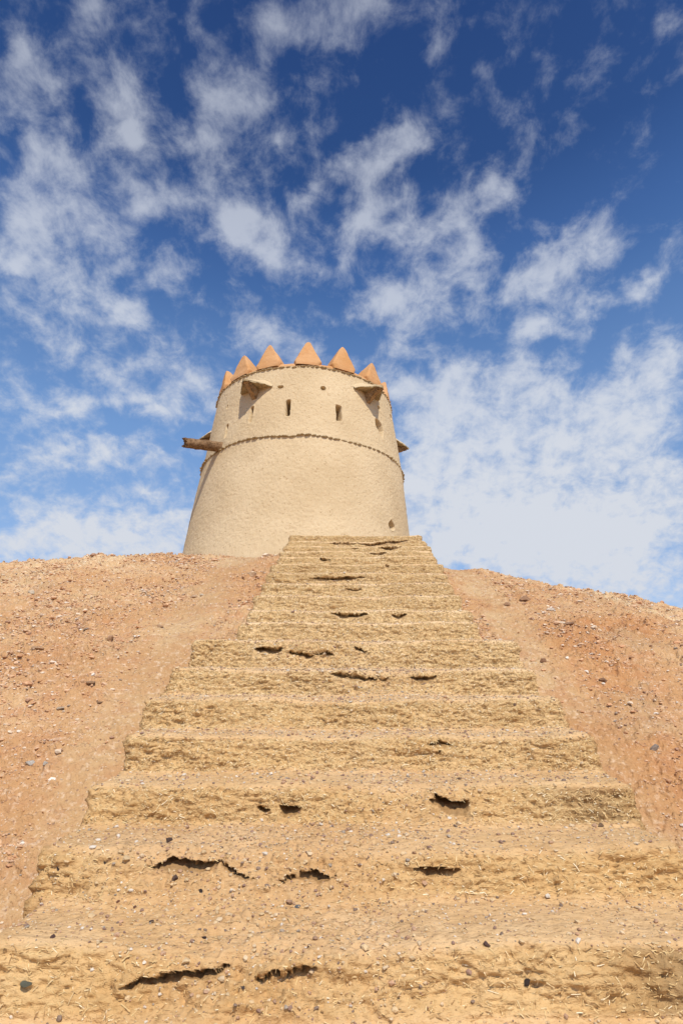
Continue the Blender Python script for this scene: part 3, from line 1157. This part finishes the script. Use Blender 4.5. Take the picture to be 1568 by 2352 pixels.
def build_hood(px, py, az=None, z=None):
    """beak-shaped plastered hood over a defence opening, with a central bracket"""
    if az is None:
        az, z = tower_hit(px, py)
    R = float(t_rad(z))
    P, W, TH = .44, .38, .058          # projection, half width, lip thickness
    rad = np.array([math.sin(az), -math.cos(az), 0])
    tan = np.array([math.cos(az), math.sin(az), 0])
    org = np.array([float(t_cx(z)), TL, z + EYE])
    # slab: u along tangent -1..1, v outward 0..1 (plan is a blunt triangle)
    nu, nv = 34, 22
    top, bot = [], []
    rng = np.random.default_rng(int(abs(az) * 100))
    U, Vv = np.meshgrid(np.linspace(-1, 1, nu), np.linspace(0, 1, nv), indexing='ij')
    reach = P * np.clip(1 - np.abs(U) ** 1.05, 0.0, 1) + .035
    out = -.12 + (reach + .12) * Vv
    wall_r = np.sqrt(np.maximum(R * R - (U * W) ** 2, 0))
    frac = np.clip(out / (P + .05), 0, 1)
    jag = .010 * fbm(np.stack([U.ravel() * W, Vv.ravel() * 0, Vv.ravel() * 0 + az * 9], 1), .05, 2, .6, 71).reshape(U.shape)
    n2 = .010 * fbm(np.stack([U.ravel() * W, out.ravel(), Vv.ravel() * 0 + az * 5], 1), .12, 3, .6, 73).reshape(U.shape)
    zt = .29 * (1 - Vv) ** 1.15 * (1 - .45 * np.abs(U) ** 2) + TH * .5 + n2
    zt = zt - .02 * (Vv > .9) * (Vv - .9) / .1
    zb = -TH * .5 + .04 * (1 - frac) + n2 * .7 + jag
    outj = out + jag * (Vv > .5)

    def pts(zz, o_):
        q = org + (U * W)[..., None] * tan + (wall_r + o_)[..., None] * rad
        q[..., 2] += zz
        return q.reshape(-1, 3)
    Vt = pts(zt, outj)
    mid1 = pts(zt * .5 + zb * .5, outj + .006)
    Vb = pts(zb, outj - .01 * Vv)
    n = nu * nv
    Ft = grid_faces(nu, nv)
    slab = np_mesh('spout_hood', Vt, Ft, M_plaster)
    tpart(slab)
    # stony lip and underside
    rim = [(i * nv + nv - 1) for i in range(nu)]
    VV = np.concatenate([Vb, Vt[rim] - np.array([0, 0, .004]), mid1[rim]])
    F2 = [tuple(f[::-1]) for f in Ft]
    o1, o2 = n, n + nu
    for i in range(nu - 1):
        F2.append((o1 + i, o1 + i + 1, o2 + i + 1, o2 + i))
        F2.append((o2 + i, o2 + i + 1, rim[i + 1], rim[i]))
    lip = np_mesh('stone_lip', VV, F2, M_course)
    lip.parent = slab
    # bracket: thick radial fin tapering from the tip down to the wall
    nb, nh = 20, 16
    br = []
    for sgn in (-1, 1):
        for i in range(nb):
            t = i / (nb - 1)
            o_ = -.06 + (P - .03 + .06) * t
            zlow = -.31 + .28 * t ** .8
            for j in range(nh):
                q = j / (nh - 1)
                zz = -TH * .4 + (zlow + TH * .4) * q
                wj = (.085 - .035 * q) * sgn
                br.append(org + tan * (wj + .012 * rng.uniform(-1, 1)) + rad * (R + o_ + .006 * rng.uniform(-1, 1)) + np.array([0, 0, zz + .006 * rng.uniform(-1, 1)]))
    br = np.array(br)
    f1 = grid_faces(nb, nh)
    f2 = f1[:, ::-1] + nb * nh
    rimi = [(i * nh + nh - 1) for i in range(nb)] + [((nb - 1) * nh + j) for j in range(nh - 1, -1, -1)]
    f3 = [(rimi[k], rimi[k + 1], rimi[k + 1] + nb * nh, rimi[k] + nb * nh) for k in range(len(rimi) - 1)]
    b = np_mesh('bracket', br, np.concatenate([f1, f2, np.array(f3)]), M_under)
    b.parent = slab
    return slab


build_hood(588, 897)
build_hood(843, 906)
build_hood(0, 0, math.radians(-97), 6.86)
build_hood(0, 0, math.radians(103), 6.76)
build_hood(0, 0, math.radians(180), 6.7)


def build_log():
    a, z = tower_hit(506, 1021)
    R = float(t_rad(z))
    root = np.array([float(t_cx(z)) + math.sin(a) * (R - .25), TL - math.cos(a) * (R - .25), z + EYE + .0])
    x, f, u = ray(424, 1017)
    # tip on the radial direction
    d = np.array([math.sin(a), -math.cos(a)])
    best = None
    for l in np.linspace(.3, 1.3, 400):
        p = np.array([float(t_cx(z)), TL]) + d * (R + l)
        e = abs(p[0] / p[1] - x / f)
        if best is None or e < best[0]:
            best = (e, l, p)
    p = best[2]
    tip = np.array([p[0], p[1], p[1] * u / f + EYE])
    ax = tip - root
    Ln = np.linalg.norm(ax)
    ax /= Ln
    s1 = np.cross(ax, [0, 0, 1])
    s1 /= np.linalg.norm(s1)
    s2 = np.cross(s1, ax)
    nl, ns = 46, 36
    t = np.linspace(0, 1, nl)
    aa = np.linspace(0, 2 * np.pi, ns, endpoint=False)
    T_, A_ = np.meshgrid(t, aa, indexing='ij')
    r = .098 + .012 * (1 - T_)
    Pn = np.stack([(T_ * Ln).ravel(), (np.cos(A_) * .1).ravel(), (np.sin(A_) * .1).ravel()], 1)
    r = r + (.010 * fbm(Pn, (.05, .10, .10), 3, .6, 801) + .007 * fbm(Pn, (.02, .04, .04), 2, .6, 805)).reshape(r.shape)
    jag = (.075 * fbm(np.stack([A_.ravel() * 0, (np.cos(A_) * .1).ravel(), (np.sin(A_) * .1).ravel()], 1), .07, 3, .6, 811)).reshape(r.shape)
    Lx = T_ * Ln + jag * sstep(.75, 1, T_)
    V = root + Lx.reshape(-1, 1) * ax + (np.cos(A_) * r).reshape(-1, 1) * s1 + (np.sin(A_) * r).reshape(-1, 1) * s2
    # broken hollow end
    capr = []
    for q in (.6, .25, .02):
        k = slice((nl - 1) * ns, nl * ns)
        end = V[k]
        c = end.mean(0)
        capr.append(c + (end - c) * q - ax * .05 * (1 - q) + RNG.uniform(-.008, .008, end.shape))
    V = np.concatenate([V] + capr)
    return tpart(np_mesh('timber_beam', V, grid_faces(nl + 3, ns, True), M_wood))


build_log()
# short peg on the left flank near the foot
ap = math.radians(-93)
zp = 3.92
Rp = float(t_rad(zp))
rg = np.random.default_rng(2)
pv = []
for k in range(6):
    t = k / 5
    for j in range(10):
        b_ = 2 * math.pi * j / 10
        rr_ = (.022 + .010 * rg.uniform(-1, 1)) * (1 if k < 5 else .3)
        pv.append((float(t_cx(zp)) + math.sin(ap) * (Rp - .08 + .14 * t), TL - math.cos(ap) * (Rp) + math.cos(b_) * rr_, zp + EYE + math.sin(b_) * rr_ + .02 * t))
tpart(np_mesh('peg', pv, grid_faces(6, 10, True), M_wood))


# ------------------------------------------------------------------ stones, gravel and straw
def icosa():
    t = (1 + 5 ** .5) / 2
    v = np.array([(-1, t, 0), (1, t, 0), (-1, -t, 0), (1, -t, 0), (0, -1, t), (0, 1, t), (0, -1, -t), (0, 1, -t), (t, 0, -1), (t, 0, 1), (-t, 0, -1), (-t, 0, 1)], dtype=float)
    v /= np.linalg.norm(v[0])
    f = np.array([(0, 11, 5), (0, 5, 1), (0, 1, 7), (0, 7, 10), (0, 10, 11), (1, 5, 9), (5, 11, 4), (11, 10, 2), (10, 7, 6), (7, 1, 8), (3, 9, 4), (3, 4, 2), (3, 2, 6), (3, 6, 8), (3, 8, 9), (4, 9, 5), (2, 4, 11), (6, 2, 10), (8, 6, 7), (9, 8, 1)])
    return v, f


ICO_V, ICO_F = icosa()


def stones_mesh(pos, size, cols, flat=.65, sink=.3, seed=0):
    rng = np.random.default_rng(seed)
    n = len(pos)
    q = rng.normal(size=(n, 4))
    q /= np.linalg.norm(q, axis=1)[:, None]
    w, x, y, z = q.T
    Rm = np.stack([np.stack([1 - 2 * (y * y + z * z), 2 * (x * y - z * w), 2 * (x * z + y * w)], -1),
                   np.stack([2 * (x * y + z * w), 1 - 2 * (x * x + z * z), 2 * (y * z - x * w)], -1),
                   np.stack([2 * (x * z - y * w), 2 * (y * z + x * w), 1 - 2 * (x * x + y * y)], -1)], 1)
    j = ICO_V[None] * (1 + rng.uniform(-.28, .28, (n, 12, 1)))
    j = j * rng.uniform(.6, 1.15, (n, 1, 3))
    v = np.einsum('nij,nkj->nki', Rm, j)
    v[:, :, 2] *= flat
    v = v * size[:, None, None]
    v = v + pos[:, None, :]
    v[:, :, 2] += (size * (flat - sink * 2 * flat))[:, None]
    F = (ICO_F[None] + (np.arange(n) * 12)[:, None, None]).reshape(-1, 3)
    C = np.repeat(cols, 12, axis=0)
    return v.reshape(-1, 3), F, C


def weighted_pick(w, n, rng):
    c = np.cumsum(w)
    return np.searchsorted(c, rng.uniform(0, c[-1], n))


rng = np.random.default_rng(77)
pal_hill = np.array([(.62, .38, .22), (.66, .43, .27), (.70, .56, .42), (.78, .70, .60), (.56, .31, .17), (.40, .24, .16), (.36, .29, .23), (.60, .40, .26)])
wgt_hill = np.array([.26, .22, .17, .05, .16, .06, .02, .06])
# gravel on the hill
n = 110000
clump = sstep(-.35, .55, fbm(HV.astype(float), .28, 4, .6, 777))
idx = weighted_pick(HR ** 1.2 * (1 - .70 * HT) * (.4 + .8 * HP) * (.15 + clump), n, rng)
sz = np.clip(rng.lognormal(math.log(.0052), .58, n), .0026, .045) * (0.75 + .055 * HR[idx] ** 1.0)
sz = np.where(HT[idx] > .5, sz * .6, sz)
cols = pal_hill[rng.choice(len(pal_hill), n, p=wgt_hill / wgt_hill.sum())] * rng.uniform(.85, 1.1, (n, 1))
v, f, c = stones_mesh(HV[idx], sz, cols, .6, .35, 1)
tag(np_mesh('gravel', v, f, M_gravel, None, False, c), 'reddish and pale gravel and small clods strewn over the hill slope', None, None, 'stuff')

SP = np.concatenate([s[0] for s in STAIR_V])
SN = np.concatenate([s[1] for s in STAIR_V])
SRs = np.concatenate([s[2] for s in STAIR_V])
SI = np.concatenate([s[3] for s in STAIR_V])
SG = np.concatenate([s[4] for s in STAIR_V])
SD = SP[:, 1]
pal_st = np.array([(.58, .42, .24), (.62, .47, .30), (.66, .58, .48), (.30, .19, .14), (.24, .17, .125), (.40, .25, .16), (.34, .28, .22), (.48, .30, .19)])
wst = np.array([.30, .26, .07, .08, .05, .10, .03, .11])
n = 42000
w = ((1 - SRs) * 1.0 + SG * 1.6 + .015) * np.clip(SD, 1, 5) ** 1.0 * (SI < 16)
idx = weighted_pick(w, n, rng)
sz = np.clip(rng.lognormal(math.log(.0028), .55, n), .0013, .012) * (.85 + .06 * SD[idx])
cols = pal_st[rng.choice(len(pal_st), n, p=wst / wst.sum())] * rng.uniform(.85, 1.1, (n, 1))
v, f, c = stones_mesh(SP[idx], sz, cols, .7, .3, 2)
tag(np_mesh('grit', v, f, M_gravel, None, False, c), 'fine grit and pebbles lying on the treads and slumped faces of the mud steps', None, None, 'stuff')

# chopped straw pressed into the mud
n = 150000
w = (SRs * 1.0 + .10) * np.clip(SD, 1, 6) ** 1.1 * (1 - .8 * SG) * (.45 + .55 * sstep(2.0, 3.2, SD))
idx = weighted_pick(w, n, rng)
P = SP[idx]
Nn = SN[idx]
Nn = Nn * np.sign(Nn[:, 2:3] + 1e-6 - Nn[:, 1:2] * 1.0)
ang = rng.normal(0, .75, n)
ex = np.cross(np.tile([0, 0, 1.0], (n, 1)), Nn)
ex[np.linalg.norm(ex, axis=1) < .2] = (1, 0, 0)
ex /= np.linalg.norm(ex, axis=1)[:, None]
ey = np.cross(Nn, ex)
ey /= np.linalg.norm(ey, axis=1)[:, None] + 1e-9
dirv = ex * np.cos(ang)[:, None] + ey * np.sin(ang)[:, None] + Nn * rng.normal(.01, .06, n)[:, None]
dirv /= np.linalg.norm(dirv, axis=1)[:, None]
wid = np.cross(dirv, Nn)
wid /= np.linalg.norm(wid, axis=1)[:, None] + 1e-9
L_ = np.clip(rng.lognormal(math.log(.0125), .38, n), .005, .034)[:, None]
big = (1 + .10 * np.clip(P[:, 1] - 2, 0, 6))[:, None]
W_ = rng.uniform(.0007, .0015, n)[:, None] * big
lift = rng.uniform(.0002, .0011, n)[:, None]
c0 = P + Nn * lift
bend = Nn * rng.uniform(-.002, .003, n)[:, None]
vs = np.stack([c0 - dirv * L_ / 2 - wid * W_, c0 - dirv * L_ / 2 + wid * W_, c0 + bend - wid * W_ + Nn * W_ * .5, c0 + bend + wid * W_ + Nn * W_ * .5,
               c0 + dirv * L_ / 2 - wid * W_ * .6, c0 + dirv * L_ / 2 + wid * W_ * .6], 1)
off = (np.arange(n) * 6)[:, None]
F = np.concatenate([off + np.array([0, 2, 3, 1]), off + np.array([2, 4, 5, 3])])
pal = np.array([(.65, .46, .22), (.70, .53, .29), (.55, .36, .16), (.82, .70, .48), (.43, .26, .11), (.33, .19, .08)])
cs = pal[rng.choice(6, n, p=[.28, .17, .24, .05, .15, .11])]
tag(np_mesh('straw', vs.reshape(-1, 3), F, M_straw, None, False, np.repeat(cs, 6, axis=0)), 'chopped straw bits showing all over the faces of the mud steps', None, None, 'stuff')


# ------------------------------------------------------------------ stones one can point to
def project(V):
    x, y, z = V[:, 0], V[:, 1], V[:, 2] - EYE
    cp, sp = math.cos(PITCH), math.sin(PITCH)
    d = y * cp + z * sp
    u = -y * sp + z * cp
    return 784 + FPX * x / d, 1176 - FPX * u / d, d


ALLV = np.concatenate([HV, SP])
PX, PY, DD = project(ALLV)


def locate(px, py):
    r = np.hypot(PX - px, PY - py)
    m = r < 6
    if not m.any():
        k = int(np.argmin(r))
    else:
        ids = np.where(m)[0]
        k = ids[int(np.argmin(DD[ids] + r[ids] * .01))]
    return ALLV[k], DD[k]


def build_rock(px, py, hw, label, colr, flat=.6, seed=0, group=None, name='rock', cat='rock'):
    p, d = locate(px, py)
    s = hw / FPX * d
    rg = np.random.default_rng(1000 + seed)
    nla, nlo = 16, 24
    la = np.linspace(-math.pi / 2, math.pi / 2, nla)
    lo = np.linspace(0, 2 * math.pi, nlo, endpoint=False)
    LA, LO = np.meshgrid(la, lo, indexing='ij')
    V = np.stack([(np.cos(LA) * np.cos(LO)).ravel(), (np.cos(LA) * np.sin(LO)).ravel(), np.sin(LA).ravel()], 1)
    V = np.sign(V) * np.abs(V) ** .85
    # chip with a few planes
    for _ in range(14):
        nn = rg.normal(size=3)
        nn /= np.linalg.norm(nn)
        dd_ = V @ nn
        lim = rg.uniform(.42, .75)
        V = V - np.clip(dd_ - lim, 0, 9)[:, None] * nn
    V = V * (1 + .10 * fbm(V + seed * 3, .6, 3, .6, 901))[:, None]
    V = V * np.array([1.0, rg.uniform(.6, .95), flat]) * s
    r_ = rg.uniform(0, 3)
    r_ = rg.uniform(-.35, .35)
    V = np.stack([V[:, 0] * math.cos(r_) - V[:, 1] * math.sin(r_), V[:, 0] * math.sin(r_) + V[:, 1] * math.cos(r_), V[:, 2]], 1)
    c = np.array(colr) * (1 + .12 * fbm(V, s * .5, 3, .6, 905))[:, None]
    V[:, 2] += s * flat * .12
    o = np_mesh(name, V, grid_faces(nla, nlo, True), M_stone, None, True, c)
    o.location = tuple(float(q) for q in p)
    tag(o, label, cat, group)
    return o


RED, PALE, DARK, BRN, GRY = (.56, .34, .20), (.74, .62, .47), (.10, .075, .07), (.34, .21, .14), (.34, .33, .28)
rocks = [
    (580, 1317, 17, 'flat sandy rock just left of the top steps below the tower foot', (.68, .47, .30), .5),
    (447, 1366, 14, 'rounded sandy rock left of the upper steps with a pale stone beside it', (.66, .45, .29), .6),
    (464, 1363, 8, 'pale whitish stone touching the right of a rounded sandy rock on the left slope', PALE, .5),
    (367, 1433, 13, 'flat reddish slab in the middle of the left slope', (.58, .36, .21), .35),
    (78, 1360, 10, 'pale upright stone near the left edge under the hill crest', PALE, .9),
    (252, 1466, 13, 'low brown clod in the left slope level with the first wide step', RED, .6),
    (203, 1570, 16, 'dark undercut slab on the left slope, larger of two', (.50, .30, .17), .35),
    (226, 1614, 13, 'dark flat flake standing for the shadow under a clod on the left slope, below a larger undercut slab', (.40, .24, .14), .3),  # dark colour put in as the shade under a clod
    (85, 1487, 17, 'reddish ledge with a black shadow near the left edge', (.58, .36, .21), .35),
    (68, 1754, 12, 'white stone at the far left of the slope, beside a smaller white one', (.80, .74, .66), .6),
    (104, 1752, 9, 'small white stone right of a larger white one on the left slope', (.80, .74, .66), .6),
    (139, 1628, 12, 'pale flat stone low on the left slope', (.74, .58, .42), .45),
    (1183, 1619, 7, 'round brown pebble stuck in the step face near its right end', BRN, .8),
    (1502, 1722, 12, 'grey tilted stone on the right slope by the picture edge', (.42, .33, .27), .9),
    (1205, 1371, 16, 'dark crumbling clod high on the right slope', (.46, .27, .16), .5),
    (1163, 1385, 12, 'reddish clod left of a bigger dark one high on the right slope', (.50, .30, .18), .6),
    (1310, 1432, 13, 'brown clod on the edge between red and pale soil at right', (.44, .26, .16), .6),
    (1384, 1558, 13, 'dark brown clod midway down the right slope', (.42, .24, .14), .7),
    (1246, 1516, 10, 'small red clod right of the wide steps', (.48, .27, .16), .7),
    (1378, 1898, 10, 'brown lump below the dark torn step end', (.40, .25, .15), .6),
    (388, 1930, 9, 'dark brown pebble on the tread above the long crack', (.17, .11, .09), .7),
    (243, 1981, 6, 'round black pebble left of the long crack', DARK, .9),
    (135, 1996, 6, 'small black pebble at the left end of the cracked step', DARK, .9),
    (399, 2017, 12, 'biggest brown stone lodged below the long crack', (.22, .14, .11), .8),
    (461, 2046, 7, 'small black stone right of the brown one below the crack', DARK, .8),
    (311, 2084, 7, 'reddish brown pebble on the left of the cracked step foot', (.34, .17, .11), .7),
    (681, 2083, 10, 'blue grey stone on the gravelly middle of the lower step', (.27, .30, .34), .6),
    (62, 2258, 15, 'greenish grey angular stone in the bottom left corner', (.27, .27, .20), .5),
    (560, 2267, 11, 'dark flat stone below the tip of the lowest left crack', (.20, .16, .15), .4),
    (1209, 2252, 11, 'black stone on the lowest step face at right', DARK, .8),
    (1118, 2170, 12, 'cluster like dark reddish stone on the lowest tread at right', (.27, .16, .13), .6),
    (272, 2073, 6, 'small rust red pebble beside the straw at lower left', (.36, .16, .10), .8),
    (470, 2155, 8, 'black pebble on the lowest tread left of centre', (.12, .08, .08), .8),
    (348, 2118, 7, 'dark pebble on the dusty tread at lower left', (.20, .14, .12), .8),
    (124, 2152, 8, 'purplish brown pebble alone on the dusty lowest tread', (.24, .14, .12), .8),
]
for k, (px, py, hw, lab, colr, fl) in enumerate(rocks):
    stone = hw <= 12 and py > 1880 or 'pebble' in lab
    build_rock(px, py, hw, lab, colr, fl, k, None, 'pebble' if stone else 'rock', 'pebble' if stone else 'rock')
